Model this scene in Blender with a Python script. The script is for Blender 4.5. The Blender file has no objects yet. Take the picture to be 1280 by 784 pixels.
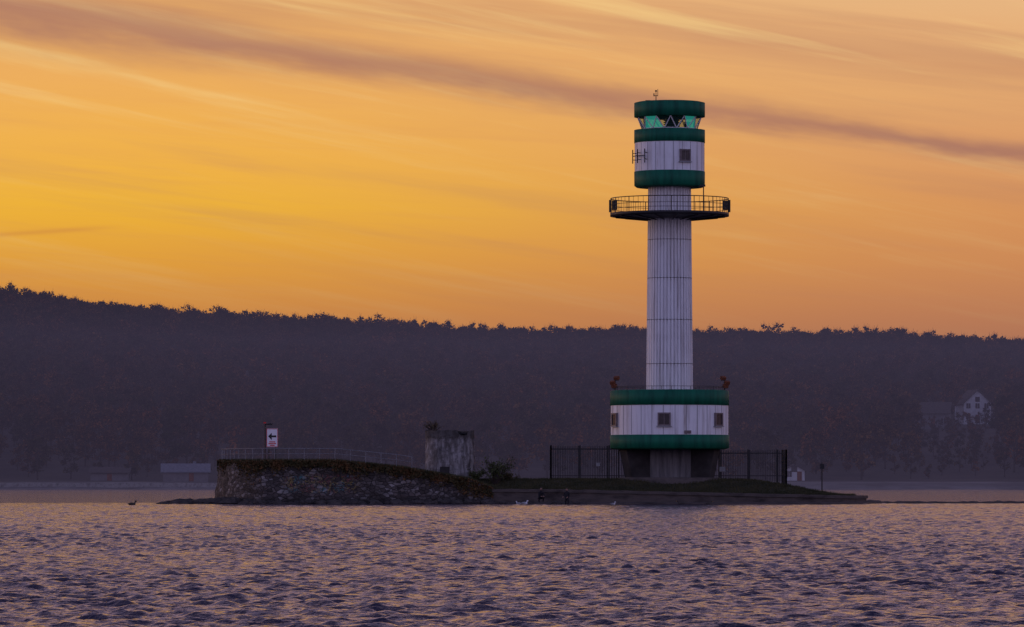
import bpy, math, random
import numpy as np
from mathutils import Vector, noise as mnoise
random.seed(7); rng=np.random.default_rng(7)
S=bpy.context.scene
S.view_settings.view_transform='Standard'; S.view_settings.look='None'
S.view_settings.exposure=0; S.view_settings.gamma=1

def lin(c):
    o=[]
    for v in c:
        v=v/255.0
        o.append(v/12.92 if v<=0.04045 else ((v+0.055)/1.055)**2.4)
    return (*o,1)

# ---------------------------------------------------------------- node helpers
class NT:
    def __init__(s,nt): s.nt=nt; s.n=nt.nodes; s.l=nt.links
    def new(s,t,**k):
        n=s.n.new(t)
        for a,b in k.items(): setattr(n,a,b)
        return n
    def put(s,sock,v):
        if isinstance(v,bpy.types.NodeSocket): s.l.new(v,sock)
        else: sock.default_value=v
    def m(s,op,a,b=None,c=None,clamp=False):
        n=s.new('ShaderNodeMath',operation=op); n.use_clamp=clamp
        s.put(n.inputs[0],a)
        if b is not None: s.put(n.inputs[1],b)
        if c is not None: s.put(n.inputs[2],c)
        return n.outputs[0]
    def mix(s,f,a,b,bt='MIX'):
        n=s.new('ShaderNodeMix',data_type='RGBA',blend_type=bt)
        s.put(n.inputs[0],f); s.put(n.inputs[6],a); s.put(n.inputs[7],b)
        return n.outputs[2]
    def ramp(s,f,stops,interp='LINEAR'):
        n=s.new('ShaderNodeValToRGB'); cr=n.color_ramp; cr.interpolation=interp
        while len(cr.elements)<len(stops): cr.elements.new(0.5)
        for e,(p,c) in zip(cr.elements,stops): e.position=p; e.color=c
        s.put(n.inputs[0],f); return n.outputs[0]
    def sm(s,v,a,b):
        n=s.new('ShaderNodeMapRange',interpolation_type='SMOOTHSTEP')
        s.put(n.inputs[0],v); n.inputs[1].default_value=a; n.inputs[2].default_value=b
        return n.outputs[0]
    def xyz(s,x,y,z):
        n=s.new('ShaderNodeCombineXYZ'); s.put(n.inputs[0],x); s.put(n.inputs[1],y); s.put(n.inputs[2],z); return n.outputs[0]
    def noise(s,vec,scale,detail=3,rough=0.5,dist=0):
        n=s.new('ShaderNodeTexNoise'); s.put(n.inputs['Vector'],vec)
        n.inputs['Scale'].default_value=scale; n.inputs['Detail'].default_value=detail
        n.inputs['Roughness'].default_value=rough; n.inputs['Distortion'].default_value=dist
        return n.outputs[0]
    def scalev(s,vec,sc):
        n=s.new('ShaderNodeMapping'); s.put(n.inputs[0],vec); n.inputs['Scale'].default_value=sc; return n.outputs[0]
    def bump(s,h,strength,dist):
        n=s.new('ShaderNodeBump'); s.put(n.inputs['Height'],h); n.inputs['Strength'].default_value=strength; n.inputs['Distance'].default_value=dist
        return n.outputs[0]

def newmat(name):
    m=bpy.data.materials.new(name); m.use_nodes=True
    t=NT(m.node_tree); b=m.node_tree.nodes['Principled BSDF']
    co=t.new('ShaderNodeTexCoord').outputs['Object']
    return m,t,b,co

def mat_noise(name,c1,c2,scale=1.0,rough=0.8,bump=0.3,bd=0.02,stretch=(1,1,1),spec=0.3,metal=0,detail=5,c3=None):
    m,t,b,co=newmat(name)
    v=t.scalev(co,stretch); n=t.noise(v,scale,detail,0.6)
    st=[(0.3,(*c1,1)),(0.7,(*c2,1))]
    if c3: st=[(0.3,(*c1,1)),(0.52,(*c2,1)),(0.72,(*c3,1))]
    t.put(b.inputs['Base Color'],t.ramp(n,st))
    b.inputs['Roughness'].default_value=rough; b.inputs['Specular IOR Level'].default_value=spec; b.inputs['Metallic'].default_value=metal
    if bump: t.put(b.inputs['Normal'],t.bump(t.noise(co,scale*6,4),bump,bd))
    return m

# ---------------------------------------------------------------- mesh builder
class MB:
    def __init__(s): s.v=[]; s.f=[]; s.mi=[]; s.sm=[]
    def add(s,vs,fs,mi=0,smooth=False):
        o=len(s.v); s.v.extend(vs)
        for f in fs: s.f.append([i+o for i in f]); s.mi.append(mi); s.sm.append(smooth)
    def box(s,c,d,rz=0,mi=0,rx=0):
        hx,hy,hz=d[0]/2,d[1]/2,d[2]/2; vs=[]
        for x in(-hx,hx):
            for y in(-hy,hy):
                for z in(-hz,hz):
                    yy=y*math.cos(rx)-z*math.sin(rx); zz=y*math.sin(rx)+z*math.cos(rx)
                    vs.append((c[0]+x*math.cos(rz)-yy*math.sin(rz),c[1]+x*math.sin(rz)+yy*math.cos(rz),c[2]+zz))
        s.add(vs,[(0,1,3,2),(4,6,7,5),(0,4,5,1),(2,3,7,6),(0,2,6,4),(1,5,7,3)],mi)
    def cyl(s,p0,p1,r0,r1=None,n=8,mi=0,smooth=True,cap=True):
        if r1 is None: r1=r0
        p0=Vector(p0); p1=Vector(p1); d=(p1-p0).normalized()
        a=Vector((0,0,1)) if abs(d.z)<0.9 else Vector((1,0,0))
        u=d.cross(a).normalized(); w=d.cross(u)
        vs=[]
        for p,r in((p0,r0),(p1,r1)):
            for i in range(n):
                t=2*math.pi*i/n; vs.append(tuple(p+u*r*math.cos(t)+w*r*math.sin(t)))
        s.add(vs,[(i,(i+1)%n,n+(i+1)%n,n+i) for i in range(n)],mi,smooth)
        if cap: s.add(vs,[tuple(range(n-1,-1,-1)),tuple(range(n,2*n))],mi)
    def lathe(s,prof,c,n=96,mi=0,smooth=True,mod=None,mis=None):
        vs=[];k=len(prof)
        for (r,z) in prof:
            for i in range(n):
                t=2*math.pi*i/n; rr=r+(mod(i) if mod else 0)
                vs.append((c[0]+rr*math.cos(t),c[1]+rr*math.sin(t),z))
        o=len(s.v); s.v.extend(vs)
        for j in range(k-1):
            for i in range(n):
                a=j*n+i;b=j*n+(i+1)%n
                s.f.append([o+a,o+b,o+b+n,o+a+n]); s.mi.append(mis[j] if mis else mi); s.sm.append(smooth)
    def ring(s,c,r,z,rad,n=64,mi=0,a0=0,a1=2*math.pi):
        pts=[(c[0]+r*math.cos(a0+(a1-a0)*i/n),c[1]+r*math.sin(a0+(a1-a0)*i/n),z) for i in range(n+1)]
        for i in range(n): s.cyl(pts[i],pts[i+1],rad,n=5,mi=mi,cap=False)
    def blob(s,c,r,n=10,m=7,amp=0.25,mi=0,seed=0,sq=(1,1,1),smooth=False):
        vs=[]
        for j in range(m+1):
            ph=math.pi*j/m
            for i in range(n):
                t=2*math.pi*i/n
                d=Vector((math.sin(ph)*math.cos(t),math.sin(ph)*math.sin(t),math.cos(ph)))
                k=1+amp*mnoise.noise(d*1.6+Vector((seed*3.1,seed*1.7,seed)))*2
                vs.append((c[0]+d.x*r*k*sq[0],c[1]+d.y*r*k*sq[1],c[2]+d.z*r*k*sq[2]))
        s.add(vs,[(j*n+i,(j+1)*n+i,(j+1)*n+(i+1)%n,j*n+(i+1)%n) for j in range(m) for i in range(n)],mi,smooth)
    def leaf(s,p,size,mi=0,flat=0):
        a=Vector(rng.normal(size=3)).normalized(); b=Vector(rng.normal(size=3)); b=(b-a*b.dot(a)).normalized()
        p=Vector(p); u=a*size*0.5; w=b*size*random.uniform(0.25,0.5)
        s.add([tuple(p-u),tuple(p+w*0.9-u*.1),tuple(p+u),tuple(p-w+u*.1)],[(0,1,2,3)],mi)
    def obj(s,name,mats,parent=None):
        me=bpy.data.meshes.new(name); me.from_pydata(s.v,[],s.f)
        for m in mats: me.materials.append(m)
        me.polygons.foreach_set('material_index',s.mi); me.polygons.foreach_set('use_smooth',s.sm); me.update()
        o=bpy.data.objects.new(name,me); S.collection.objects.link(o)
        if parent: o.parent=parent
        return o
def empty(name):
    o=bpy.data.objects.new(name,None); S.collection.objects.link(o); return o
def gridmesh(name,P,mat,smooth=True,parent=None):
    R,C=P.shape[:2]; me=bpy.data.meshes.new(name)
    me.vertices.add(R*C); me.vertices.foreach_set('co',P.reshape(-1).astype(np.float32))
    idx=np.arange(R*C).reshape(R,C)
    q=np.stack([idx[:-1,:-1],idx[:-1,1:],idx[1:,1:],idx[1:,:-1]],-1).reshape(-1,4)
    me.loops.add(q.size); me.loops.foreach_set('vertex_index',q.reshape(-1).astype(np.int32))
    me.polygons.add(len(q)); me.polygons.foreach_set('loop_start',(np.arange(len(q))*4).astype(np.int32))
    me.polygons.foreach_set('use_smooth',np.full(len(q),smooth))
    me.update(calc_edges=True)
    me.materials.append(mat)
    o=bpy.data.objects.new(name,me); S.collection.objects.link(o)
    if parent: o.parent=parent
    return o
def sstep(a,b,x):
    t=np.clip((x-a)/(b-a),0,1); return t*t*(3-2*t)
def fbm(x,y,sc,seed=0,octv=4):
    v=0;a=1
    for k in range(octv):
        v+=a*mnoise.noise(Vector((x*sc,y*sc,seed*7.3+k*3.1))); a*=.5; sc*=2.1
    return v

# ---------------------------------------------------------------- WORLD
SUN_AZ=-62; SUN_EL=3
w=bpy.data.worlds.new("World"); S.world=w; w.use_nodes=True
t=NT(w.node_tree); bg=t.n['Background']
g=t.new('ShaderNodeTexCoord').outputs['Generated']
sp=t.new('ShaderNodeSeparateXYZ'); t.put(sp.inputs[0],g); X,Y,Z=sp.outputs
hor=t.m('SQRT',t.m('ADD',t.m('MULTIPLY',X,X),t.m('MULTIPLY',Y,Y)))
el=t.m('ARCTAN2',Z,hor); az=t.m('ARCTAN2',X,Y)
U=t.m('MULTIPLY',az,6000.0); V=t.m('MULTIPLY',el,6000.0)
te=t.m('SQRT',t.m('MAXIMUM',t.m('DIVIDE',el,math.pi/2),0.0))
up=[(.30,lin((200,152,150))),(.36,lin((176,142,170))),(.44,lin((126,116,162))),(.62,lin((64,70,118))),(1,lin((48,60,106)))]
L=t.ramp(te,[(0,lin((238,140,48))),(.146,lin((244,157,48))),(.169,lin((249,172,42))),(.19,lin((253,188,42))),(.206,lin((249,183,66))),(.23,lin((238,173,90))),(.256,lin((221,162,102)))]+up)
R=t.ramp(te,[(0,lin((214,130,84))),(.146,lin((222,142,84))),(.169,lin((228,150,84))),(.19,lin((228,154,90))),(.206,lin((225,157,102))),(.23,lin((228,169,112))),(.256,lin((229,180,130)))]+up)
col=t.mix(t.sm(U,-520,760),L,R)
W=t.m('ADD',V,t.m('MULTIPLY',U,0.138))
n1=t.noise(t.xyz(t.m('DIVIDE',U,1300),t.m('DIVIDE',W,75),0.0),1.0,5,0.55,0.3)
n2=t.noise(t.xyz(t.m('DIVIDE',U,700),t.m('DIVIDE',t.m('ADD',V,t.m('MULTIPLY',U,.2)),38),3.7),1.0,5,0.6,0.2)
n4=t.noise(t.xyz(t.m('DIVIDE',U,500),t.m('DIVIDE',t.m('ADD',V,t.m('MULTIPLY',U,.05)),26),8.2),1.0,6,0.65,0.4)
hi=t.sm(V,150,480)
col=t.mix(t.m('MULTIPLY',t.sm(n4,.45,.75),.16),col,lin((214,140,92)))
col=t.mix(t.m('MULTIPLY',t.sm(n1,.48,.72),t.m('MULTIPLY_ADD',hi,.42,.12)),col,lin((186,128,100)))
col=t.mix(t.m('MULTIPLY',t.sm(n2,.48,.76),t.m('MULTIPLY_ADD',hi,.42,.10)),col,lin((248,212,140)))
n3=t.noise(t.xyz(t.m('DIVIDE',U,260),t.m('DIVIDE',W,60),9.0),1.0,4,0.6)
wid=t.m('MULTIPLY_ADD',t.sm(U,-640,500),-17.0,31.0)
dd=t.m('DIVIDE',t.m('ADD',t.m('SUBTRACT',W,493.0),t.m('MULTIPLY',t.m('SUBTRACT',n3,.5),50.0)),wid)
ga=t.m('EXPONENT',t.m('MULTIPLY',t.m('MULTIPLY',dd,dd),-1.0))
ga=t.m('MULTIPLY',ga,t.m('MULTIPLY_ADD',n3,.6,.48))
ga=t.m('MULTIPLY',ga,t.sm(Y,0.2,0.9))
col=t.mix(ga,col,lin((166,112,98)))
d2=t.m('DIVIDE',t.m('SUBTRACT',t.m('SUBTRACT',V,310.0),t.m('MULTIPLY',t.m('ADD',U,560.0),.07)),3.2)
g2=t.m('MULTIPLY',t.m('EXPONENT',t.m('MULTIPLY',t.m('MULTIPLY',d2,d2),-1.0)),t.m('MULTIPLY',t.m('SUBTRACT',1.0,t.sm(U,-560,-470)),.32))
col=t.mix(g2,col,lin((205,120,60)))
B=t.ramp(te,[(0,lin((162,150,194))),(.2,lin((202,178,214))),(.42,lin((184,178,226))),(.62,lin((126,136,194))),(1,lin((48,60,106)))])
yn=t.m('DIVIDE',Y,t.m('MAXIMUM',hor,0.0001))
col=t.mix(t.m('SUBTRACT',1.0,t.sm(yn,-0.35,0.8)),col,B)
sky=t.new('ShaderNodeTexSky',sky_type='NISHITA'); sky.sun_disc=False
sky.sun_elevation=math.radians(SUN_EL); sky.sun_rotation=math.radians(SUN_AZ)
add=t.new('ShaderNodeMix',data_type='RGBA',blend_type='ADD'); add.inputs[0].default_value=0.008
t.l.new(col,add.inputs[6]); t.l.new(sky.outputs[0],add.inputs[7])
t.l.new(add.outputs[2],bg.inputs[0]); bg.inputs[1].default_value=1.0

sl=bpy.data.lights.new('sun','SUN'); sl.energy=0.35; sl.angle=math.radians(6); sl.color=(1,.62,.36)
so=bpy.data.objects.new('sun',sl); S.collection.objects.link(so)
sd=Vector((math.sin(math.radians(SUN_AZ))*math.cos(math.radians(SUN_EL)),math.cos(math.radians(SUN_AZ))*math.cos(math.radians(SUN_EL)),math.sin(math.radians(SUN_EL))))
so.rotation_euler=(-sd).to_track_quat('-Z','Y').to_euler()

# ---------------------------------------------------------------- CAMERA
cam=bpy.data.cameras.new('camera'); co_=bpy.data.objects.new('camera',cam); S.collection.objects.link(co_)
co_.location=(0,0,2); co_.rotation_euler=(math.radians(90),0,0)
cam.lens=168.75; cam.sensor_width=36; cam.shift_y=208/1280; cam.clip_end=12000; cam.clip_start=1
S.camera=co_

# ---------------------------------------------------------------- MATERIALS
def white_paint():
    m,t,b,co=newmat('white_paint')
    st=t.noise(t.scalev(co,(2.2,2.2,.16)),1.0,6,.65)
    bl=t.noise(co,.9,4,.6)
    c=t.ramp(st,[(.32,(.50,.47,.46,1)),(.5,(.74,.73,.74,1)),(.7,(.82,.82,.83,1))])
    c=t.mix(t.m('MULTIPLY',t.sm(bl,.5,.75),.4),c,(.58,.56,.57,1))
    ru=t.noise(t.scalev(co,(3.5,3.5,.16)),1.0,4,.65)
    c=t.mix(t.m('MULTIPLY',t.sm(ru,.61,.74),.6),c,(.22,.12,.07,1))
    t.put(b.inputs['Base Color'],c); b.inputs['Roughness'].default_value=.55
    t.put(b.inputs['Normal'],t.bump(bl,.2,.03)); return m
M_white=white_paint()
M_green=mat_noise('green_paint',(.004,.060,.036),(.006,.11,.062),1.2,.6,.15,.02,(2,2,.3),c3=(.008,.14,.076),spec=.2)
M_dark=mat_noise('dark_metal',(.012,.012,.014),(.03,.028,.03),2,.5,.1,.01)
M_ped=mat_noise('pedestal_concrete',(.02,.018,.018),(.05,.045,.045),1.0,.85,.3,.03)
M_core=mat_noise('core_concrete',(.09,.085,.09),(.20,.19,.19),1.2,.85,.3,.03,(2,2,.3))
M_conc=mat_noise('concrete',(.16,.14,.13),(.30,.28,.26),.9,.9,.6,.05,c3=(.10,.09,.085))
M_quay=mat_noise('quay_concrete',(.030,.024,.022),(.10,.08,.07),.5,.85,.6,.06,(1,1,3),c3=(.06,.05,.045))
M_rust=mat_noise('rusty_brown_paint',(.10,.03,.015),(.22,.07,.03),4,.7,.2,.01)
M_grey=mat_noise('grey_metal',(.22,.22,.23),(.32,.32,.33),3,.5,.1,.01)
M_railg=mat_noise('galvanised_rail',(.14,.14,.15),(.24,.23,.24),3,.6,.1,.01)
M_rail=mat_noise('seam_grey',(.07,.068,.07),(.13,.12,.12),3,.6,.1,.01)
M_pane=mat_noise('window_pane',(.02,.018,.02),(.06,.045,.045),1.5,.15,0)
M_frame=mat_noise('window_frame',(.12,.09,.09),(.20,.16,.16),3,.5,0)
M_bird=mat_noise('white_feathers',(.6,.6,.62),(.75,.75,.76),5,.7,0)
M_beak=mat_noise('beak',(.5,.25,.04),(.6,.3,.05),5,.5,0)
M_bird_d=mat_noise('dark_feathers',(.03,.025,.02),(.07,.06,.05),5,.7,0)
M_soil=mat_noise('island_grass_ground',(.018,.020,.010),(.045,.042,.020),.35,.95,.8,.08,c3=(.035,.027,.018))
M_grass=mat_noise('grass_blades',(.025,.030,.012),(.07,.060,.025),.6,.9,0)
M_rock=mat_noise('rock',(.025,.022,.021),(.075,.065,.06),1.3,.8,.7,.06)
M_bark=mat_noise('bark',(.03,.022,.018),(.07,.05,.04),2,.9,.4,.02)
M_ivy1=mat_noise('ivy_leaves',(.03,.035,.014),(.08,.06,.022),1.2,.8,0,c3=(.13,.055,.02))
M_ivy2=mat_noise('autumn_leaves',(.10,.05,.018),(.17,.08,.025),1.5,.8,0)
M_bush=mat_noise('bush_leaves',(.03,.045,.016),(.08,.085,.025),1.5,.8,0)

def stone_mat():
    m,t,b,co=newmat('masonry_stone')
    v=t.scalev(co,(1,1,1.7)); wv=t.new('ShaderNodeVectorMath',operation='ADD')
    nz=t.new('ShaderNodeTexNoise'); t.put(nz.inputs['Vector'],co); nz.inputs['Scale'].default_value=1.5
    mu=t.new('ShaderNodeVectorMath',operation='SCALE'); t.l.new(nz.outputs[1],mu.inputs[0]); mu.inputs['Scale'].default_value=.5
    t.l.new(v,wv.inputs[0]); t.l.new(mu.outputs[0],wv.inputs[1]); vv=wv.outputs[0]
    vo=t.new('ShaderNodeTexVoronoi'); t.l.new(vv,vo.inputs['Vector']); vo.inputs['Scale'].default_value=2.2
    ve=t.new('ShaderNodeTexVoronoi',feature='DISTANCE_TO_EDGE'); t.l.new(vv,ve.inputs['Vector']); ve.inputs['Scale'].default_value=2.2
    sc=t.new('ShaderNodeSeparateColor'); t.l.new(vo.outputs['Color'],sc.inputs[0])
    c=t.ramp(sc.outputs[0],[(0,(.045,.035,.033,1)),(.45,(.09,.07,.065,1)),(.8,(.16,.135,.125,1)),(1,(.28,.25,.24,1))])
    c=t.mix(t.m('SUBTRACT',1.0,t.sm(ve.outputs['Distance'],.0,.09)),c,(.02,.016,.015,1))
    n=t.noise(co,.45,5,.65)
    c=t.mix(t.m('MULTIPLY',t.sm(n,.42,.66),.8),c,(.028,.021,.017,1))
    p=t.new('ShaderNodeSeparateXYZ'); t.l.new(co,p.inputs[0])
    # spray-paint graffiti
    win=t.m('MULTIPLY',t.m('MULTIPLY',t.sm(p.outputs[0],-19.2,-18.0),t.m('SUBTRACT',1.0,t.sm(p.outputs[0],-13.2,-12.2))),
            t.m('MULTIPLY',t.sm(p.outputs[2],.8,1.1),t.m('SUBTRACT',1.0,t.sm(p.outputs[2],2.2,2.6))))
    gn=t.noise(co,1.5,2,.5,2.5)
    st=t.m('SUBTRACT',1.0,t.sm(t.m('ABSOLUTE',t.m('SUBTRACT',gn,.5)),.02,.04))
    gc=t.new('ShaderNodeTexNoise'); t.put(gc.inputs['Vector'],co); gc.inputs['Scale'].default_value=.9
    hc=t.ramp(gc.outputs[0],[(.3,(.05,.20,.22,1)),(.45,(.36,.26,.07,1)),(.55,(.28,.09,.08,1)),(.7,(.12,.20,.30,1))],'CONSTANT')
    c=t.mix(t.m('MULTIPLY',t.m('MULTIPLY',win,st),.6),c,hc)
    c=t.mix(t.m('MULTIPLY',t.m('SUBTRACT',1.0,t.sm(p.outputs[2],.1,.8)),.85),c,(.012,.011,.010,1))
    t.put(b.inputs['Base Color'],c); b.inputs['Roughness'].default_value=.85
    t.put(b.inputs['Normal'],t.bump(t.m('ADD',t.sm(ve.outputs['Distance'],0,.15),t.noise(co,9,3)),.8,.08))
    return m
M_stone=stone_mat()

def ruin_mat():
    m,t,b,co=newmat('weathered_concrete')
    n=t.noise(t.scalev(co,(1.6,1.6,.35)),1.0,6,.7); p=t.new('ShaderNodeSeparateXYZ'); t.l.new(co,p.inputs[0])
    c=t.ramp(n,[(.34,(.05,.044,.042,1)),(.47,(.16,.145,.14,1)),(.58,(.31,.29,.285,1)),(.72,(.20,.18,.17,1))])
    n2=t.noise(co,3.0,5,.7)
    c=t.mix(t.m('MULTIPLY',t.sm(n2,.46,.62),.6),c,(.06,.052,.05,1))
    c=t.mix(t.m('MULTIPLY',t.sm(t.m('ADD',p.outputs[2],t.m('MULTIPLY',n2,.8)),5.5,6.2),.8),c,(.04,.033,.03,1))
    t.put(b.inputs['Base Color'],c); b.inputs['Roughness'].default_value=.9
    t.put(b.inputs['Normal'],t.bump(n2,.8,.12)); return m
M_ruin=ruin_mat()

# ---------------------------------------------------------------- SEA
def sea_mat():
    m,t,b,co=newmat('sea_water')
    b.inputs['Base Color'].default_value=(.018,.020,.050,1); b.inputs['Roughness'].default_value=.07
    b.inputs['IOR'].default_value=1.33; b.inputs['Specular IOR Level'].default_value=.5
    h=t.m('ADD',t.noise(t.scalev(co,(1,.8,1)),2.8,4,.6),t.m('MULTIPLY',t.noise(co,8,3,.5),.25))
    t.put(b.inputs['Normal'],t.bump(h,.85,.17)); return m
M_sea=sea_mat()
NC=460
YA,YB=56.0,430.0
yr=np.geomspace(YA,YB,2000)
ys=np.concatenate([[-3000,-300,20],yr,[480,600,700,850,1000,1500,6000]])
u=np.linspace(-1,1,NC)
ye=np.clip(ys,YA,YB)
xi=u[None,:]*0.155*ye[:,None]
xs=np.concatenate([np.full((len(ys),1),-5000.),np.full((len(ys),1),-400.),xi,np.full((len(ys),1),400.),np.full((len(ys),1),5000.)],1)
Yg=np.repeat(ys[:,None],xs.shape[1],1)
uu=np.concatenate([[-9,-9],u,[9,9]])
amp=(1-sstep(.95,1.0,np.abs(uu)))[None,:]*(sstep(YA,YA+2,ys)*(1-sstep(YB-25,YB-2,ys)))[:,None]
H=np.zeros_like(xs); DX=np.zeros_like(xs); DY=np.zeros_like(xs)
NW=100
lam=np.exp(rng.uniform(np.log(.22),np.log(1.5),NW)); th=np.radians(-97+rng.normal(0,48,NW))
dyloc=np.clip(ys,YA,YB)*(math.log(YB/YA)/2000)
gust=1+.16*np.sin(xs*.11+1.3*np.sin(Yg*.031))*np.sin(Yg*.055+1.1)+.10*np.sin(xs*.33+Yg*.12)
for i in range(NW):
    k=2*np.pi/lam[i]; sl_=0.225/math.sqrt(NW)*math.sqrt(2)*(1.2 if .35<lam[i]<.85 else .8)
    a=sl_/k; at=sstep(1.7,3.0,lam[i]/dyloc)[:,None]
    ph=k*(np.cos(th[i])*xs+np.sin(th[i])*Yg)+rng.uniform(0,6.28)
    H+=a*at*np.sin(ph); c_=a*at*np.cos(ph)*.9
    DX+=c_*math.cos(th[i]); DY+=c_*math.sin(th[i])
P=np.stack([xs+DX*amp*gust,Yg+DY*amp*gust,H*amp*gust],-1)
gridmesh('sea',P,M_sea)

# ---------------------------------------------------------------- FAR SHORE, HILL, FOREST
sky_px=[(-700,318),(-200,330),(0,352),(100,369),(200,380),(350,390),(450,398),(600,403),(750,407),(900,410),(1100,413),(1280,420),(1500,427),(2100,439)]
px_=np.array([a for a,b in sky_px]); py_=np.array([b for a,b in sky_px])
RD=1750.0
def ridge(xr):
    y=np.interp(640+6000*xr,px_,py_); return (600-y)/6000*RD+2-10.2
def terr(x,d):
    s=np.clip((d-1035)/(RD-1035),0,1.0)
    base=np.interp(d,[990,1000,1008,1035,6000],[-1.5,-.1,1.2,2.2,2.2])
    z=base+(ridge(x/d)-2.2)*s**0.92
    return z-np.clip((d-RD)/400,0,1)*25
ds=np.concatenate([np.linspace(985,1050,14),np.linspace(1060,2300,80)])
uu2=np.linspace(-.55,.55,160)
Pt=np.zeros((len(ds),160,3))
for i,d in enumerate(ds):
    xx=uu2*d; zz=terr(xx,d)
    nn=np.array([fbm(x_,d,.02,1,3) for x_ in xx])
    Pt[i,:,0]=xx; Pt[i,:,1]=d+ (nn*6 if d<1030 else 0); Pt[i,:,2]=zz+(nn*1.5 if d>1040 else 0)
def shore_mat():
    m,t,b,co=newmat('hill_ground_and_beach')
    p=t.new('ShaderNodeSeparateXYZ'); t.l.new(co,p.inputs[0])
    n=t.noise(co,.08,5,.6)
    c=t.ramp(n,[(.35,(.03,.022,.016,1)),(.65,(.06,.045,.03,1))])
    c2=t.ramp(n,[(.35,(.10,.085,.075,1)),(.6,(.20,.18,.165,1))])
    t.put(b.inputs['Base Color'],t.mix(t.sm(p.outputs[1],1012,1020),c2,c)); b.inputs['Roughness'].default_value=.95
    return m
gridmesh('hill',Pt,shore_mat())

def leafmat():
    m,t,b,co=newmat('forest_foliage')
    oi=t.new('ShaderNodeObjectInfo')
    r=oi.outputs['Random']
    c=t.ramp(r,[(0,(.045,.045,.018,1)),(.25,(.095,.062,.025,1)),(.5,(.16,.070,.027,1)),(.7,(.06,.05,.024,1)),(.85,(.20,.10,.035,1)),(1,(.24,.09,.032,1))])
    n=t.noise(co,.6,3,.6)
    c=t.mix(t.m('MULTIPLY',t.sm(n,.4,.62),.75),c,(.018,.012,.010,1))
    t.put(b.inputs['Base Color'],c); b.inputs['Roughness'].default_value=.9; b.inputs['Specular IOR Level'].default_value=.1
    return m
M_leaf=leafmat()
tcol=bpy.data.collections.new('broadleaf_tree_variants')
for k in range(9):
    mb=MB(); h=random.uniform(8.8,11.0); rc=random.uniform(2.6,3.9); bare=(k in(2,5))
    mb.cyl((0,0,-1),(random.uniform(-.3,.3),0,h*.72),.24,.07,5,1,cap=False)
    cl=[]
    for i in range(random.randint(9,12)):
        a=random.uniform(0,6.28); zz=random.uniform(.28,.93)*h; rr=rc*math.sin(math.pi*min(1,max(.12,(zz/h-.12)/.95)))*random.uniform(.35,.85)
        c=(rr*math.cos(a),rr*math.sin(a),zz); cl.append((c,random.uniform(.9,1.6)))
        mb.cyl((0,0,zz*.68),c,.09,.03,4,1,cap=False)
        for _ in range(7 if bare else 4):
            d=Vector(rng.normal(size=3)); d.z=abs(d.z)+.5; d.normalize()
            mb.cyl(c,tuple(Vector(c)+d*random.uniform(1.2,2.2)),.04,.018,3,1,cap=False)
    for c,r in cl:
        for _ in range(24 if bare else 38):
            d=Vector(rng.normal(size=3)).normalized()*r*(random.random()**.5)
            mb.leaf((c[0]+d.x,c[1]+d.y,c[2]+d.z*.85),random.uniform(.4,.9),0)
    me=bpy.data.meshes.new('broadleaf_tree'); me.from_pydata(mb.v,[],mb.f); me.materials.append(M_leaf); me.materials.append(M_bark)
    me.polygons.foreach_set('material_index',mb.mi); me.update()
    tcol.objects.link(bpy.data.objects.new('broadleaf_tree',me))

houses=[(1222,1262,5.2),(1168,1235,4.5)]
pts=[];scs=[]
d=1030.0
while d<1795:
    x=-.16*d
    while x<.16*d:
        X_=x+random.uniform(-2.6,2.6); D_=d+random.uniform(-4,4); bp=640+6000*X_/D_
        sc=random.uniform(.72,1.25)
        if D_>RD-60: sc=random.uniform(.75,1.12)+.20*fbm(X_,D_,.02,5,3)
        if D_<1080: sc*=random.uniform(.5,1.1)
        skip=False
        for hb,hd,hw in houses:
            hx=(hb-640)/6000*hd
            if abs(X_-hx)<hw+3 and abs(D_-hd)<8: skip=True
            if abs(bp-hb)<hw/hd*6000+4 and D_<hd: sc=min(sc,.40)*random.uniform(.8,1.3)
        if D_<1050 and random.random()<.3: skip=True
        if not skip:
            pts.append((X_,D_,float(terr(np.array(X_),D_))-.4)); scs.append(sc)
        x+=random.uniform(.8,1.2)*(6.3 if d<1650 else 4.6)
    d+=9.5 if d<1640 else 6.0
me=bpy.data.meshes.new('forest'); me.from_pydata(pts,[],[])
at=me.attributes.new('s','FLOAT','POINT'); at.data.foreach_set('value',scs)
fo=bpy.data.objects.new('forest',me); S.collection.objects.link(fo)
ng=bpy.data.node_groups.new('forest_scatter','GeometryNodeTree')
ng.interface.new_socket('Geometry',in_out='INPUT',socket_type='NodeSocketGeometry')
ng.interface.new_socket('Geometry',in_out='OUTPUT',socket_type='NodeSocketGeometry')
N=ng.nodes; gi=N.new('NodeGroupInput'); go=N.new('NodeGroupOutput'); ip=N.new('GeometryNodeInstanceOnPoints')
ci=N.new('GeometryNodeCollectionInfo'); ci.inputs['Collection'].default_value=tcol; ci.inputs['Separate Children'].default_value=True; ci.inputs['Reset Children'].default_value=True
na=N.new('GeometryNodeInputNamedAttribute'); na.data_type='FLOAT'; na.inputs['Name'].default_value='s'
rv=N.new('FunctionNodeRandomValue'); rv.data_type='FLOAT'
rv.inputs[3].default_value=6.283 if rv.inputs[3].type=='VALUE' else rv.inputs[3].default_value
cx=N.new('ShaderNodeCombineXYZ')
fout=[o for o in rv.outputs if o.type=='VALUE' and o.enabled][0]
ng.links.new(fout,cx.inputs[2]); ng.links.new(cx.outputs[0],ip.inputs['Rotation'])
ng.links.new(na.outputs[0],ip.inputs['Scale']); ng.links.new(gi.outputs[0],ip.inputs['Points'])
ng.links.new(ci.outputs[0],ip.inputs['Instance']); ip.inputs['Pick Instance'].default_value=True
ng.links.new(ip.outputs[0],go.inputs[0])
mo=fo.modifiers.new('scatter','NODES'); mo.node_group=ng

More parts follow.
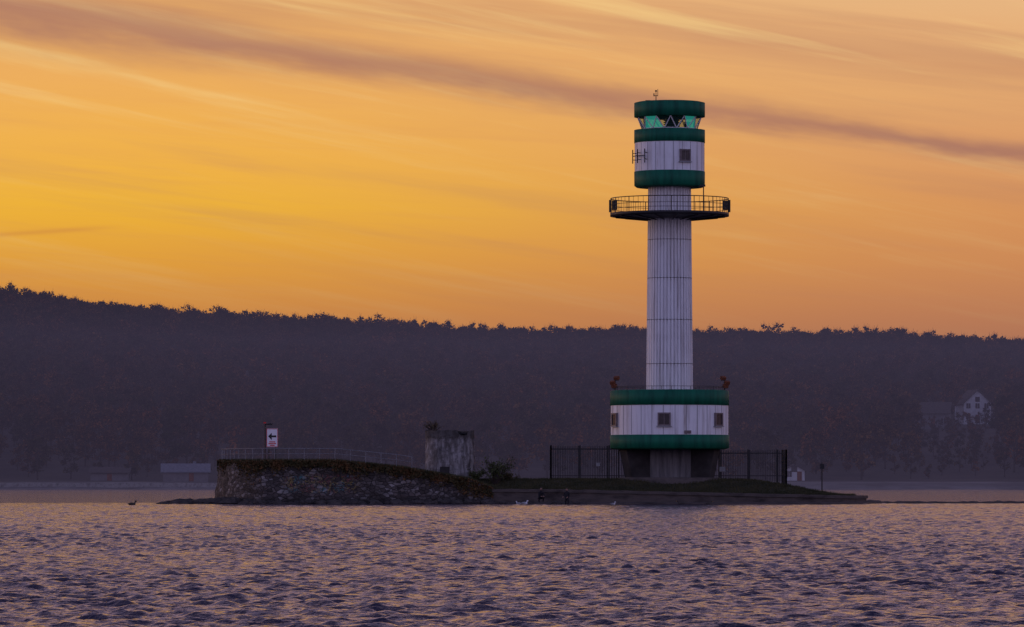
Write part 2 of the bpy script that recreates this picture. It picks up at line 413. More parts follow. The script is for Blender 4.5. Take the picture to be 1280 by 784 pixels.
# houses
M_wallw=mat_noise('render_white',(.42,.41,.42),(.56,.55,.56),1,.8,.1)
M_mull=mat_noise('white_mullion',(.55,.54,.55),(.65,.64,.65),1,.6,.1)
M_wallb=mat_noise('render_grey',(.12,.11,.11),(.18,.16,.16),1,.8,.1)
M_roof=mat_noise('roof_tiles',(.05,.04,.035),(.09,.07,.06),2,.8,.3)
M_roofl=mat_noise('pale_metal_roof',(.11,.12,.14),(.19,.19,.22),2,.6,.1)
def house(name,x,y,z,wd,dp,hw,hr,rz,wm,rm,gable_front=True,storeys=2):
    e=empty(name); e.location=(x,y,z); e.rotation_euler=(0,0,rz)
    b=MB(); b.box((0,0,hw/2-1),(wd,dp,hw+2))
    if gable_front: b.add([(-wd/2,-dp/2,hw),(wd/2,-dp/2,hw),(0,-dp/2,hw+hr),(-wd/2,dp/2,hw),(wd/2,dp/2,hw),(0,dp/2,hw+hr)],[(0,1,2),(3,5,4)])
    else: b.add([(-wd/2,-dp/2,hw),(-wd/2,dp/2,hw),(-wd/2,0,hw+hr),(wd/2,-dp/2,hw),(wd/2,dp/2,hw),(wd/2,0,hw+hr)],[(0,2,1),(3,4,5)])
    b.obj('walls',[wm],e)
    b=MB(); ov=.5; th=.2
    if gable_front:
        for s_ in(-1,1):
            x0=s_*(wd/2+ov); z0=hw-hr*ov/(wd/2)
            b.add([(x0,-dp/2-ov,z0),(0,-dp/2-ov,hw+hr),(0,dp/2+ov,hw+hr),(x0,dp/2+ov,z0),(x0,-dp/2-ov,z0+th),(0,-dp/2-ov,hw+hr+th),(0,dp/2+ov,hw+hr+th),(x0,dp/2+ov,z0+th)],[(0,1,2,3),(4,5,6,7),(0,1,5,4),(3,2,6,7),(0,3,7,4)])
    else:
        for s_ in(-1,1):
            y0=s_*(dp/2+ov); z0=hw-hr*ov/(dp/2)
            b.add([(-wd/2-ov,y0,z0),(-wd/2-ov,0,hw+hr),(wd/2+ov,0,hw+hr),(wd/2+ov,y0,z0),(-wd/2-ov,y0,z0+th),(-wd/2-ov,0,hw+hr+th),(wd/2+ov,0,hw+hr+th),(wd/2+ov,y0,z0+th)],[(0,1,2,3),(4,5,6,7),(0,1,5,4),(3,2,6,7),(0,3,7,4)])
    b.box((wd*.2,dp*.1,hw+hr*.9),(.7,.7,1.6)); b.obj('roof_and_chimney',[rm],e)
    b=MB(); n=max(2,int(wd/2.4))
    for st in range(storeys):
        for i in range(n):
            xx=-wd/2+wd*(i+.5)/n; zz=1.5+st*2.8
            if zz+0.7>hw: continue
            if st==0 and i==n//2: continue
            b.box((xx,-dp/2-.03,zz),(1.1,.1,1.3),mi=0); b.box((xx,-dp/2-.06,zz),(.06,.1,1.3),mi=1)
    if gable_front: b.box((0,-dp/2-.03,hw+hr*.3),(1.2,.1,1.3))
    b.obj('windows',[M_pane,M_wallw],e)
    b=MB(); b.box((-wd/2+wd*(n//2+.5)/n,-dp/2-.04,1.0),(1.0,.1,2.0)); b.obj('door',[M_rust],e)
hx=(1216-640)/6000*1262; house('white_house',hx,1262,float(terr(np.array(hx),1262)),7.4,8,5.0,3.4,math.radians(12),M_wallw,M_roof,True)
hx=(1240-640)/6000*1268; house('white_house',hx,1268,float(terr(np.array(hx),1268)),5.0,7,3.0,1.6,math.radians(12),M_wallw,M_roof,False,1)
hx=(1168-640)/6000*1235; house('grey_house',hx,1235,float(terr(np.array(hx),1235)),8,8,3.6,2.6,math.radians(-10),M_wallb,M_roof,False)
hx=(232-640)/6000*1022; house('boat_house',hx,1022,1.7,9.6,6,2.1,1.5,math.radians(4),M_wallb,M_roofl,False,1)
hx=(138-640)/6000*1026; house('shed',hx,1026,1.8,8,5,1.8,1.0,0,M_wallb,M_roof,False,1)
hx=(992-640)/6000*1024; house('shed',hx,1024,1.8,4.4,5,2.2,1.2,0,M_wallw,M_roof,True,1)
b=MB()
for i in range(60):
    x=-170+i*2.4
    b.box((x,1003+.6*math.sin(i*.3),.5),(2.36,1.2,1.7+.15*random.random()),mi=0)
b.obj('sea_wall',[M_conc])

# haze: self-lit volume over far water and hill foot (absorption + emission as airlight)
hm=bpy.data.materials.new('haze'); hm.use_nodes=True; t=NT(hm.node_tree); t.n.clear()
o_=t.new('ShaderNodeOutputMaterial'); ab=t.new('ShaderNodeVolumeAbsorption'); em=t.new('ShaderNodeEmission'); ad=t.new('ShaderNodeAddShader')
sig=.00062; Lh=(.068,.056,.104)
ab.inputs['Color'].default_value=(0,0,0,1); ab.inputs['Density'].default_value=sig
em.inputs[0].default_value=(Lh[0],Lh[1],Lh[2],1); em.inputs[1].default_value=sig
t.l.new(ab.outputs[0],ad.inputs[0]); t.l.new(em.outputs[0],ad.inputs[1]); t.l.new(ad.outputs[0],o_.inputs['Volume'])
b=MB(); b.box((0,1290,22),(3000,1620,48)); b.obj('haze',[hm])

# ---------------------------------------------------------------- ISLAND: bastion
def bast_path():
    p=[]
    for i in range(60):
        a=math.pi/2*(1-i/60.0); p.append((-19-5.8*math.sin(a),393+15*(1-math.cos(a))))
    x=-19.0
    while x<-1.6:
        p.append((x,393+2.6*float(sstep(-10,-2,x)))); x+=.14
    return p
def zt(x):
    return float(np.interp(x,[-25,-14.5,-9,-3.5,-1.4],[3.5,3.5,2.95,2.0,1.25]))
bp_=bast_path(); Rn=26
Pw=np.zeros((Rn,len(bp_),3))
for j,(x,y) in enumerate(bp_):
    j2=min(j+1,len(bp_)-1); j1=max(j-1,0)
    tx,ty=bp_[j2][0]-bp_[j1][0],bp_[j2][1]-bp_[j1][1]; l=math.hypot(tx,ty); nx,ny=ty/l,-tx/l
    top=zt(x)+.10*fbm(x,y,.9,3,3)
    for i in range(Rn):
        f=i/(Rn-1); z=-.8+f*(top+.8)
        dsp=.16*fbm(x*1.0+y,z,1.1,2,4)+(.45*(1-f))
        Pw[i,j]=(x+nx*dsp,y+ny*dsp,z)
e=empty('stone_bastion')
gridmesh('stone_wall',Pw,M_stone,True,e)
Pg=np.zeros((24,len(bp_),3))
for j,(x,y) in enumerate(bp_):
    for i in range(24):
        f=i/23; yy=y+(413-y)*f
        Pg[i,j]=(x,yy,(Pw[-1,j,2] if i==0 else zt(x)+.04+.06*fbm(x,yy,.5,6,3)))
    Pg[0,j,:2]=Pw[-1,j,:2]
gridmesh('bastion_ground',Pg,M_soil,True,e)
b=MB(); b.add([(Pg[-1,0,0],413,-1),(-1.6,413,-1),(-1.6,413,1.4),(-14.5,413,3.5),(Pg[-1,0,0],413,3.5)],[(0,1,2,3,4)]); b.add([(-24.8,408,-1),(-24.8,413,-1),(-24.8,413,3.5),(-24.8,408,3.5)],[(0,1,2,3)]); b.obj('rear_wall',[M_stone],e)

b=MB()
for _ in range(10500):
    j=random.randrange(len(bp_)); x,y=bp_[j]
    dens=fbm(x,y,.35,11,3)
    drop=abs(random.gauss(0,.28))*(1.0+2.2*max(0,dens+.15))
    zz=zt(x)+.12-drop; 
    if zz<.6: continue
    off=.18+.3*drop/3.5*.5
    px,py=Pw[-1,j,0],Pw[-1,j,1]
    b.leaf((px+random.uniform(-.1,.1),py-off-random.uniform(0,.15) if x>-22 else py-off*.5,zz),random.uniform(.10,.26),1 if (random.random()<.2+.25*dens) else 0)
b.obj('ivy',[M_ivy1,M_ivy2])

# ---------------------------------------------------------------- main island
def ffront(x):
    y=395.6-3.4*float(sstep(-3,8,x)) 
    if x>22: y+=9*(1-math.sqrt(max(0,1-((x-22)/7.6)**2)))
    return y
def fback(x):
    y=413.0
    if x>18: y-=11.8*(1-math.sqrt(max(0,1-((x-18)/11.6)**2)))
    return y
def zq(x): return float(np.interp(x,[-3,0,5,29.6],[1.2,1.25,1.2,.68]))
def mz(x,y):
    d=min(y-ffront(x),(fback(x)-y)+1.5)
    k=float(sstep(.4,5.5,d)); ef=1-float(sstep(18.5,28.5,x))
    return zq(x)-.06+(2.05-zq(x))*k*ef+.05*fbm(x,y,.45,8,3)*min(1,max(0,d))
xsI=np.concatenate([np.linspace(-3.2,22,110),np.linspace(22.2,29.55,60)])
Pm=np.zeros((40,len(xsI),3))
for j,x in enumerate(xsI):
    a,c=ffront(x)+.25,fback(x)
    for i in range(40):
        f=(i/39)**1.2; y=a+(c-a)*f; Pm[i,j]=(x,y,mz(x,y))
e=empty('island')
gridmesh('grass_ground',Pm,M_soil,True,e)
b=MB()
fr=[(x,ffront(x)) for x in np.linspace(-3.2,22,60)]+[(22+7.6*math.sin(a),ffront(22)+9*(1-math.cos(a))) for a in np.linspace(.05,math.pi/2,30)]
fr+=[(29.6,402.0)]
nfr=len(fr)
def off(pts,dist):
    o=[]
    for i,(x,y) in enumerate(pts):
        a=pts[max(i-1,0)];c=pts[min(i+1,len(pts)-1)]
        tx,ty=c[0]-a[0],c[1]-a[1]; l=math.hypot(tx,ty) or 1
        o.append((x+ty/l*dist,y-tx/l*dist))
    return o
o1=off(fr,0.12); o0=off(fr,0.0); o2=off(fr,-.55); o3=off(fr,.8)
sec=[]
for i in range(nfr):
    z=zq(fr[i][0])+.04*mnoise.noise(Vector((fr[i][0]*.7,1,2)))
    sec.append([(*o3[i],-.6),(*o3[i],.12+.03*mnoise.noise(Vector((i*.6,0,0)))),(*o0[i],.2),(*o0[i],z-.25),(*o1[i],z-.24),(*o1[i],z),(*o2[i],z+.01),(*o2[i],z-.4)])
vs=[p for s_ in sec for p in s_]
b.add(vs,[(i*8+k,(i+1)*8+k,(i+1)*8+k+1,i*8+k+1) for i in range(nfr-1) for k in range(7)])
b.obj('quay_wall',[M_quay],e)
b=MB()
for _ in range(26000):
    x=random.uniform(-3,28.5); y=ffront(x)+.7+abs(random.gauss(0,5)); 
    if y>fback(x)-.3: continue
    z=mz(x,y); h=random.uniform(.06,.22)*(1+.8*max(0,fbm(x,y,.6,9,2))); a=random.uniform(0,6.28); dx,dy=.03*math.cos(a),.03*math.sin(a); lx=random.uniform(-.07,.07)
    b.add([(x-dx,y-dy,z-.02),(x+dx,y+dy,z-.02),(x+lx,y,z+h)],[(0,1,2)])
for _ in range(12000):
    j=random.randrange(len(bp_)); x,y=bp_[j]; y+=random.uniform(0,3); z=zt(x); h=random.uniform(.08,.3); lx=random.uniform(-.1,.1)
    b.add([(x-.03,y,z-.02),(x+.03,y,z-.02),(x+lx,y,z+h)],[(0,1,2)])
b.obj('grass',[M_grass])
b=MB(); k=0
for _ in range(70):
    x=-28.6+8*random.random()**.8; y=random.uniform(394,402); hgt=float(np.interp(x,[-28.6,-25,-20],[.12,.45,.5])); r=random.uniform(.3,.75)
    b.blob((x,y,hgt*random.uniform(.1,.7)-.1),r,mi=0,seed=k,sq=(1.5,1.1,.55)); k+=1
for _ in range(170):
    j=random.randrange(len(bp_)); x,y=bp_[j]; r=random.uniform(.15,.42)
    b.blob((x,y-random.uniform(.5,1.6),random.uniform(-.1,.15)),r,8,6,seed=k,sq=(1.4,1,.8)); k+=1
for _ in range(45):
    x=random.uniform(-3,6); b.blob((x,ffront(x)-random.uniform(.5,1.3),random.uniform(-.1,.12)),random.uniform(.15,.35),8,6,seed=k,sq=(1.5,1,.7)); k+=1
b.obj('rocks',[M_rock])
Ps=np.zeros((9,420,3))
for j in range(420):
    x=27+j*.16; yc=404+ (x-27)*.16
    for i in range(9):
        f=i/8*2-1; Ps[i,j]=(x,yc+f*2.2,-.14+.32*(1-f*f)+.09*fbm(x,yc+f,1.5,4,3)+(.0 if x>31 else .1))
gridmesh('pebble_spit',Ps,M_rock,False)

# ---------------------------------------------------------------- LIGHTHOUSE
TX,TY=13.13,400.0; C=(TX,TY)
lh=empty('lighthouse')
def zp(y): return 2+(600-y)/15
b=MB()
b.lathe([(2.25,1.7),(2.25,4.75)],C,120,1,False,mod=lambda i:(-.12 if i%6<2 else 0))
for ang in(18,162,198,342):
    a=math.radians(ang); ca,sa=math.cos(a),math.sin(a); hw=.85
    def P_(r,s_,z): return (TX+ca*r-sa*s_,TY+sa*r+ca*s_,z)
    vs=[P_(1.9,-hw,1.6),P_(3.5,-hw,1.6),P_(4.15,-hw,4.7),P_(1.9,-hw,4.7),P_(1.9,hw,1.6),P_(3.5,hw,1.6),P_(4.15,hw,4.7),P_(1.9,hw,4.7)]
    b.add(vs,[(0,1,2,3),(7,6,5,4),(1,5,6,2),(0,4,5,1),(3,2,6,7)],0)
b.obj('pedestal',[M_ped,M_core],lh)
b=MB()
R0=4.93
b.lathe([(1.5,zp(562)),(4.6,zp(562)),(R0+.03,zp(560)),(R0+.03,zp(544)),(R0-.02,zp(544)+.01)],C,128,0)
b.lathe([(R0-.02,zp(544)+.005),(R0-.02,zp(507)-.005)],C,128,1)
b.lathe([(R0-.02,zp(507)-.01),(R0+.03,zp(507)),(R0+.03,zp(489)),(R0-.25,zp(488)),(1.6,zp(488)+.02)],C,128,0)
for i in range(32):
    a=2*math.pi*(i+.3)/32
    b.box((TX+(R0-.02)*math.cos(a),TY+(R0-.02)*math.sin(a),zp(525.5)),(.02,.03,zp(507)-zp(544)-.05),rz=a,mi=2)
b.obj('lower_drum',[M_green,M_white,M_rail],lh)
b=MB(); nr=40; n=nr*6
zs=[zp(488)+.02,zp(234)]
prof=[(1.95-(z-zs[0])/(zs[-1]-zs[0])*.16,z) for z in np.linspace(zs[0],zs[-1],6)]
b.lathe(prof,C,n,0,False,mod=lambda i:(-.15 if i%6 in(0,1) else 0))
for z in (zp(455),zp(400),zp(348),zp(300)):
    r=1.95-(z-zs[0])/(zs[-1]-zs[0])*.16+.006; b.lathe([(r-.1,z-.02),(r,z-.02),(r,z+.02),(r-.1,z+.02)],C,96,1)
b.obj('fluted_shaft',[M_white,M_rail],lh)
b=MB(); RB=4.95; zb=24.05
b.lathe([(1.7,zb-.32),(RB-.5,zb-.12),(RB,zb-.10),(RB,zb+.16),(1.7,zb+.17)],C,96,0,True,mis=[1,0,0,0])
for i in range(16):
    a=2*math.pi*i/16+.1
    b.cyl((TX+1.8*math.cos(a),TY+1.8*math.sin(a),zb-.42),(TX+(RB-.3)*math.cos(a),TY+(RB-.3)*math.sin(a),zb-.14),.05,n=6,mi=0)
for z in(zb+.5,zb+.85): b.ring(C,RB-.05,z,.022,80,0)
b.ring(C,RB-.05,zb+1.38,.04,80,0)
for i in range(64):
    a=2*math.pi*i/64; r=.035 if i%4==0 else .016
    b.cyl((TX+(RB-.05)*math.cos(a),TY+(RB-.05)*math.sin(a),zb+.1),(TX+(RB-.05)*math.cos(a),TY+(RB-.05)*math.sin(a),zb+1.38),r,n=5,mi=0)
for s_ in(-1,1):
    b.box((TX+s_*(RB-.35),TY-.6,zb+.8),(.42,.5,.75),mi=0); b.box((TX+s_*(RB+.02),TY-.3,zb+.75),(.16,.6,1.0),mi=0)
mx=TX+2.75; b.cyl((mx,TY-2,zb+.1),(mx,TY-2,zb+2.3),.05,n=6); b.cyl((mx,TY-2,zb+2.2),(mx-.3,TY-2,zb+2.25),.03,n=5); b.box((mx-.1,TY-2,zb+2.35),(.5,.25,.16))
b.obj('balcony',[M_dark,M_core],lh)
b=MB(); r=2.93
b.lathe([(1.6,zp(234)-.05),(2.75,zp(234)-.04),(r+.01,zp(232.5)),(r+.02,zp(215)),(r-.02,zp(215)+.01)],C,112,0)
b.lathe([(r-.02,zp(215)+.005),(r-.02,zp(179)-.005)],C,112,1)
b.lathe([(r-.02,zp(179)-.01),(r+.02,zp(179)),(r+.02,zp(163)),(2.2,zp(163)+.02),(.6,zp(163)+.03)],C,112,0)
for i in range(24):
    a=2*math.pi*(i+.3)/24
    b.box((TX+(r-.02)*math.cos(a),TY+(r-.02)*math.sin(a),zp(197)),(.02,.025,zp(179)-zp(215)-.05),rz=a,mi=2)
b.obj('upper_cabin',[M_green,M_white,M_rail],lh)
b=MB(); b.lathe([(.4,zp(147)-.03),(2.6,zp(147)-.02),(r+.02,zp(146.5)),(r+.02,zp(129)),(r-.25,zp(128)),(0.02,zp(126.5))],C,112,0)
b.obj('lantern_roof',[M_green],lh)
def glass(name,basec,trc,f,emc=None,ems=0):
    gm=bpy.data.materials.new(name); gm.use_nodes=True; t=NT(gm.node_tree); bs=t.n['Principled BSDF']
    bs.inputs['Base Color'].default_value=basec; bs.inputs['Roughness'].default_value=.08
    if emc: bs.inputs['Emission Color'].default_value=emc; bs.inputs['Emission Strength'].default_value=ems
    tr=t.new('ShaderNodeBsdfTransparent'); tr.inputs[0].default_value=trc; mx_=t.new('ShaderNodeMixShader'); mx_.inputs[0].default_value=f
    t.l.new(tr.outputs[0],mx_.inputs[1]); t.l.new(bs.outputs[0],mx_.inputs[2]); t.l.new(mx_.outputs[0],t.n['Material Output'].inputs[0]); return gm
gm=glass('teal_glow_glass',(.05,.40,.32,1),(.25,.8,.65,1),.7,(.05,.75,.55,1),.25)  # bright teal reflections put into the panes as tint and weak emission
gc=glass('clear_glass',(.03,.10,.09,1),(.78,.9,.84,1),.22)
b=MB(); z0,z1=zp(163)+.03,zp(147)-.03; n=14; rb,rt=2.25,2.66
for i in range(n):
    a0=2*math.pi*i/n; a1=2*math.pi*(i+1)/n; am=(a0+a1)/2
    p=lambda a,rr,z:(TX+rr*math.cos(a),TY+rr*math.sin(a),z)
    b.add([p(a0,rb,z0),p(a1,rb,z0),p(am,rt,z1)],[(0,1,2)],0 if i in(8,9,12) else 1)
    b.add([p(a0,rb,z0),p(am,rt,z1),p(am-2*math.pi/n,rt,z1)],[(0,1,2)],0 if i in(9,12) else 1)
    b.cyl(p(a0,rb+.02,z0),p(am,rt+.02,z1),.05,n=6,mi=2); b.cyl(p(a1,rb+.02,z0),p(am,rt+.02,z1),.05,n=6,mi=2)
b.ring(C,rb,z0+.05,.045,48,2)
b.cyl((TX+.15,TY-.8,z0-.02),(TX+.15,TY-.8,z1+.02),.55,n=16,mi=3)
for k in range(6): b.lathe([(.58,z0+.1+k*.16),(.68,z0+.06+k*.16),(.68,z0+.1+k*.16)],(TX+.15,TY-.8),20,5)
b.cyl((TX-1.95,TY-.2,z0),(TX-1.95,TY-.2,z0+.75),.16,n=10,mi=4); b.box((TX+1.5,TY+.5,z0+.35),(.5,.5,.7),mi=3)
b.obj('lantern_glazing',[gm,gc,M_mull,M_dark,M_rust,M_rail],lh)
b=MB(); zr=zp(128)
b.cyl((TX-1.13,TY,zr),(TX-1.13,TY,zr+.55),.04,n=6); b.cyl((TX-1.3,TY,zr+.55),(TX-.96,TY,zr+.55),.03,n=6); b.cyl((TX-1.3,TY,zr+.5),(TX-1.3,TY,zr+.75),.05,n=6); b.cyl((TX-.98,TY,zr+.5),(TX-.98,TY,zr+1.1),.025,n=6); b.box((TX-1.13,TY,zr+.95),(.16,.06,.12)); b.cyl((TX-1.13,TY,zr+.5),(TX-1.13,TY,zr+.95),.03,n=6)
b.cyl((TX-1.75,TY,zr-.02),(TX-1.75,TY,zr+.16),.3,n=10)
b.obj('roof_aerials',[M_dark],lh)
def win(b,ang,R_,z,wd,hg):
    a=math.radians(ang); dx,dy=math.sin(a),-math.cos(a)
    cx_,cy_=TX+dx*R_,TY+dy*R_; rz=a
    def bx(ox,oz,w_,h_,dp,mi,o=0): b.box((cx_+math.cos(rz)*ox+dx*o,cy_+math.sin(rz)*ox+dy*o,z+oz),(w_,dp,h_),rz=rz,mi=mi)
    bx(0,0,wd-.06,hg-.06,.10,0); f=.12
    bx(-wd/2,0,f,hg+f,.24,1); bx(wd/2,0,f,hg+f,.24,1); bx(0,hg/2,wd-f,f,.24,1); bx(0,-hg/2,wd-f,f,.24,1)
    bx(0,-hg/2-.09,wd+.3,.07,.34,2)
    bx(0,.0,.05,hg-f,.14,1)
b=MB()
win(b,-7,R0,7.0,.95,.98); win(b,53,R0,7.0,.95,.98); win(b,-69,R0,7.0,.95,.98); win(b,130,R0,7.0,.95,.98)
win(b,24,2.93,28.88,.85,.9); win(b,180,2.93,28.88,.85,.9)
b.obj('windows',[M_pane,M_frame,M_grey],lh)
b=MB()
a=math.radians(15.7); b.box((TX+math.sin(a)*(R0+.02),TY-math.cos(a)*(R0+.02),5.95),(.6,.06,.26),rz=a)
b.obj('name_plate',[M_frame],lh)
b=MB()
for ang in(-42,-58,-75):
    a=math.radians(ang); dx,dy=math.sin(a),-math.cos(a)
    for zz in(28.6,29.15): b.cyl((TX+dx*2.9,TY+dy*2.9,zz),(TX+dx*3.2,TY+dy*3.2,zz),.035,n=6)
    b.cyl((TX+dx*3.2,TY+dy*3.2,28.3),(TX+dx*3.2,TY+dy*3.2,29.45),.05,n=6)
pa=[(TX+math.sin(math.radians(q))*3.2,TY-math.cos(math.radians(q))*3.2,28.9) for q in(-42,-58,-75)]
b.cyl(pa[0],pa[1],.04,n=6); b.cyl(pa[1],pa[2],.04,n=6)
b.obj('bracket_aerials',[M_dark],lh)
b=MB(); zd=zp(488)
b.ring(C,R0-.3,zd+.28,.02,72)
for i in range(36):
    a=2*math.pi*i/36; b.cyl((TX+(R0-.3)*math.cos(a),TY+(R0-.3)*math.sin(a),zd-.02),(TX+(R0-.3)*math.cos(a),TY+(R0-.3)*math.sin(a),zd+.28),.018,n=5)
b.obj('gallery_railing',[M_dark],lh)
for s_ in(-1,1):
    b=MB(); fx=TX+s_*4.55; fy=TY-.8
    b.cyl((fx,fy,zd-.02),(fx,fy,zd+.95),.05,n=6,mi=1); b.cyl((fx-.25,fy,zd+.25),(fx+.25,fy,zd+.25),.04,n=6,mi=1)
    for (ox,oz,rr) in((-.12*s_,1.0,.5),(.08*s_,.35,.3),(.2*s_,.62,.45)):
        b.box((fx+ox,fy,zd+oz),(.42,.3,.26),rz=s_*.5,rx=rr,mi=0); b.box((fx+ox,fy+.02,zd+oz-.18),(.3,.2,.08),rz=s_*.5,mi=1)
    b.obj('floodlights',[M_rust,M_dark],lh)
b=MB(); b.lathe([(4.3,1.5),(4.3,2.16),(4.15,2.2),(1.9,2.21)],C,64); b.obj('plinth',[M_quay],lh)

# ---------------------------------------------------------------- FENCE
b=MB(); fx0,fx1,fy0,fyb=3.27,22.95,402.0,407.5
runs=[((fx0,fy0-.5),(fx0,fyb)),((fx0,fyb),(fx1,fyb)),((fx1,fyb),(fx1,fy0-.5)),((fx0,fy0-.5),(TX-4.2,fy0-.5)),((TX+4.2,fy0-.5),(fx1,fy0-.5))]
for p0,p1 in runs:
    Ln=math.dist(p0,p1); n=int(Ln/.2)
    zT=4.85; ux,uy=(p1[0]-p0[0])/Ln,(p1[1]-p0[1])/Ln
    for i in range(n+1):
        x=p0[0]+ux*Ln*i/n; y=p0[1]+uy*Ln*i/n; z=mz(x,y)-.1; post=(i%12==0) or i==n; dz=-.35 if x>TX else 0
        b.box((x,y,(z+zT+dz)/2),((.12 if post else .034),(.12 if post else .034),zT+dz-z+(.1 if post else 0)))
    rz=math.atan2(uy,ux); mxx,myy=(p0[0]+p1[0])/2,(p0[1]+p1[1])/2
    dz=-.35 if mxx>TX+1 else 0
    if abs(Ln-(fx1-fx0))<.1: continue
    for zz in(2.35,4.6+dz): b.box((mxx,myy,zz),(Ln,.05,.06),rz=rz)
b.box((TX,fyb,2.35),(fx1-fx0,.05,.06))
b.box(((fx0+TX)/2,fyb,4.6),(TX-fx0,.05,.06)); b.box(((fx1+TX)/2,fyb,4.25),(fx1-TX,.05,.06))
b.box((17.6,fy0-.56,2.9),(.5,.03,.4),mi=1); b.box((7.2,fy0-.56,3.3),(.3,.03,.3),mi=1)
b.obj('bar_fence',[M_dark,M_grey])

# ---------------------------------------------------------------- RAILING on bastion
b=MB(); last=None; pr=[]
for j,(x,y) in enumerate(bp_):
    if x>-7.2: break
    q=(x+.15*(1 if x<-19 else 0),y+.7)
    if last is None or math.dist(q,last)>1.15: pr.append(q); last=q
for i,(x,y) in enumerate(pr):
    b.cyl((x,y,zt(x)-.1),(x,y,zt(x)+1.08),.034,n=6)
    if i:
        x0,y0=pr[i-1]
        for h,r_ in((1.08,.036),(.65,.022)): b.cyl((x0,y0,zt(x0)+h),(x,y,zt(x)+h),r_,n=6,cap=False)
b.obj('railing',[M_railg])

# ---------------------------------------------------------------- SIGN
M_sw=mat_noise('sign_white',(.72,.70,.72),(.8,.78,.80),2,.5,0)
M_sr=mat_noise('sign_red',(.5,.02,.02),(.6,.03,.03),2,.5,0)
M_sb=mat_noise('sign_black',(.01,.01,.01),(.02,.02,.02),2,.5,0)
e=empty('traffic_sign'); sx,sy=-19.93,399.0
b=MB()
for ox in(-.28,.28): b.cyl((sx+ox,sy+.08,3.4),(sx+ox,sy+.08,6.2),.045,n=8)
b.cyl((sx-.6,sy+.1,3.4),(sx-.6,sy+.1,6.65),.05,n=8); b.cyl((sx-.6,sy+.1,6.6),(sx-.1,sy+.1,6.7),.03,n=6)
b.obj('posts',[M_dark],e)
b=MB(); b.box((sx,sy,5.5),(.95,.04,1.55)); b.obj('panel',[M_sw],e)
b=MB(); yy=sy-.03
def poly(pts2,mi): b.add([(sx+p[0],yy,5.5+p[1]) for p in pts2],[tuple(range(len(pts2)))],mi)
poly([(-.34,.12),(-.04,.42),(-.04,.20),(.34,.20),(.34,.04),(-.04,.04),(-.04,-.18)],0)
for k,(wd,zz) in enumerate([(.5,-.38),(.62,-.52),(.4,-.66)]): poly([(-wd/2,zz),(wd/2,zz),(wd/2,zz+.08),(-wd/2,zz+.08)],1)
for sg in(-1,1):
    poly([(sg*.45-.022,-.76),(sg*.45+.022,-.76),(sg*.45+.022,.76),(sg*.45-.022,.76)],1)
    poly([(-.425,sg*.735-.02),(.425,sg*.735-.02),(.425,sg*.735+.02),(-.425,sg*.735+.02)],1)
b.obj('arrow_and_lettering',[M_sb,M_sr],e)
b=MB(); b.box((sx-.25,sy,6.62),(.55,.2,.12),mi=0); b.box((sx-.62,sy,6.75),(.22,.15,.12),mi=1); b.obj('lamp_head',[M_dark,M_sr],e)

# ---------------------------------------------------------------- RUIN TOWER
n=64; rows=36; Pr=np.zeros((rows,n+1,3)); cxr,cyr=-5.2,402.0
for j in range(n+1):
    a=2*math.pi*(j%n)/n
    top=6.12+.14*fbm(math.cos(a)*2,math.sin(a)*2,1.6,21,4)-(.3 if 5.1<a<5.5 else 0)
    for i in range(rows):
        f=i/(rows-1); z=1.6+(top-1.6)*f
        rr=(2.14-.14*f+(.07 if z>5.5 else 0))+.10*fbm(a*2.0 if a<3.14 else (6.283-a)*2,z,1.6,22,4)
        Pr[i,j]=(cxr+rr*math.cos(a),cyr+rr*math.sin(a),z)
e=empty('ruined_turret'); gridmesh('wall',Pr,M_ruin,True,e)
b=MB(); b.lathe([(2.0,5.95),(.01,5.9)],(cxr,cyr),40); b.box((cxr-.4,cyr-2.08,2.6),(.8,.2,1.0),mi=1); b.obj('top_and_opening',[M_ruin,M_ped],e)
def shrub(name,x,y,z,wd,hg,nb,nl,ls,lm,seed):
    random.seed(seed); b=MB()
    tips=[]
    for _ in range(nb):
        a=random.uniform(0,6.28); sp_=random.uniform(.2,1)*wd/2; h=random.uniform(.55,1)*hg
        m1=Vector((x+math.cos(a)*sp_*.4,y+math.sin(a)*sp_*.4,z+h*.5)); e1=Vector((x+math.cos(a)*sp_,y+math.sin(a)*sp_,z+h))
        b.cyl((x,y,z-.1),m1,.045,.03,5,1,cap=False); b.cyl(m1,e1,.03,.012,5,1,cap=False); tips.append((m1,e1))
        for _k in range(3):
            s0=m1.lerp(e1,random.random()); e2=s0+Vector((random.uniform(-.4,.4),random.uniform(-.4,.4),random.uniform(.0,.4)))*wd*.3
            b.cyl(s0,e2,.015,.007,4,1,cap=False); tips.append((s0,e2))
    for _ in range(nl):
        m1,e1=random.choice(tips); p=m1.lerp(e1,random.uniform(.1,1.1)); q=[random.gauss(0,.11*wd*.6) for _ in range(3)]
        b.leaf((p.x+q[0],p.y+q[1],max(z,p.z+q[2])),random.uniform(.6,1.3)*ls,0)
    return b.obj(name,[lm,M_bark])
shrub('shrub',-6.6,401.0,5.9,1.9,1.0,16,300,.10,M_ivy1,31)
shrub('bush',-1.35,398.5,1.5,2.8,2.4,24,1100,.15,M_bush,32)
shrub('bush',-3.0,399.6,1.8,1.5,1.0,12,500,.15,M_bush,33)
shrub('bush',-.2,400.5,1.7,1.6,.8,10,500,.15,M_ivy1,34)

b=MB(); lx=(1028-640)/15; ly=400.5; 
b.cyl((lx,ly,.6),(lx,ly,3.1),.055,.045,8); b.box((lx,ly-.03,3.12),(.36,.12,.42)); b.cyl((lx,ly,3.3),(lx,ly,3.5),.08,.02,8); b.box((lx,ly,.95),(.3,.3,.12))
b.obj('signal_post',[M_dark])

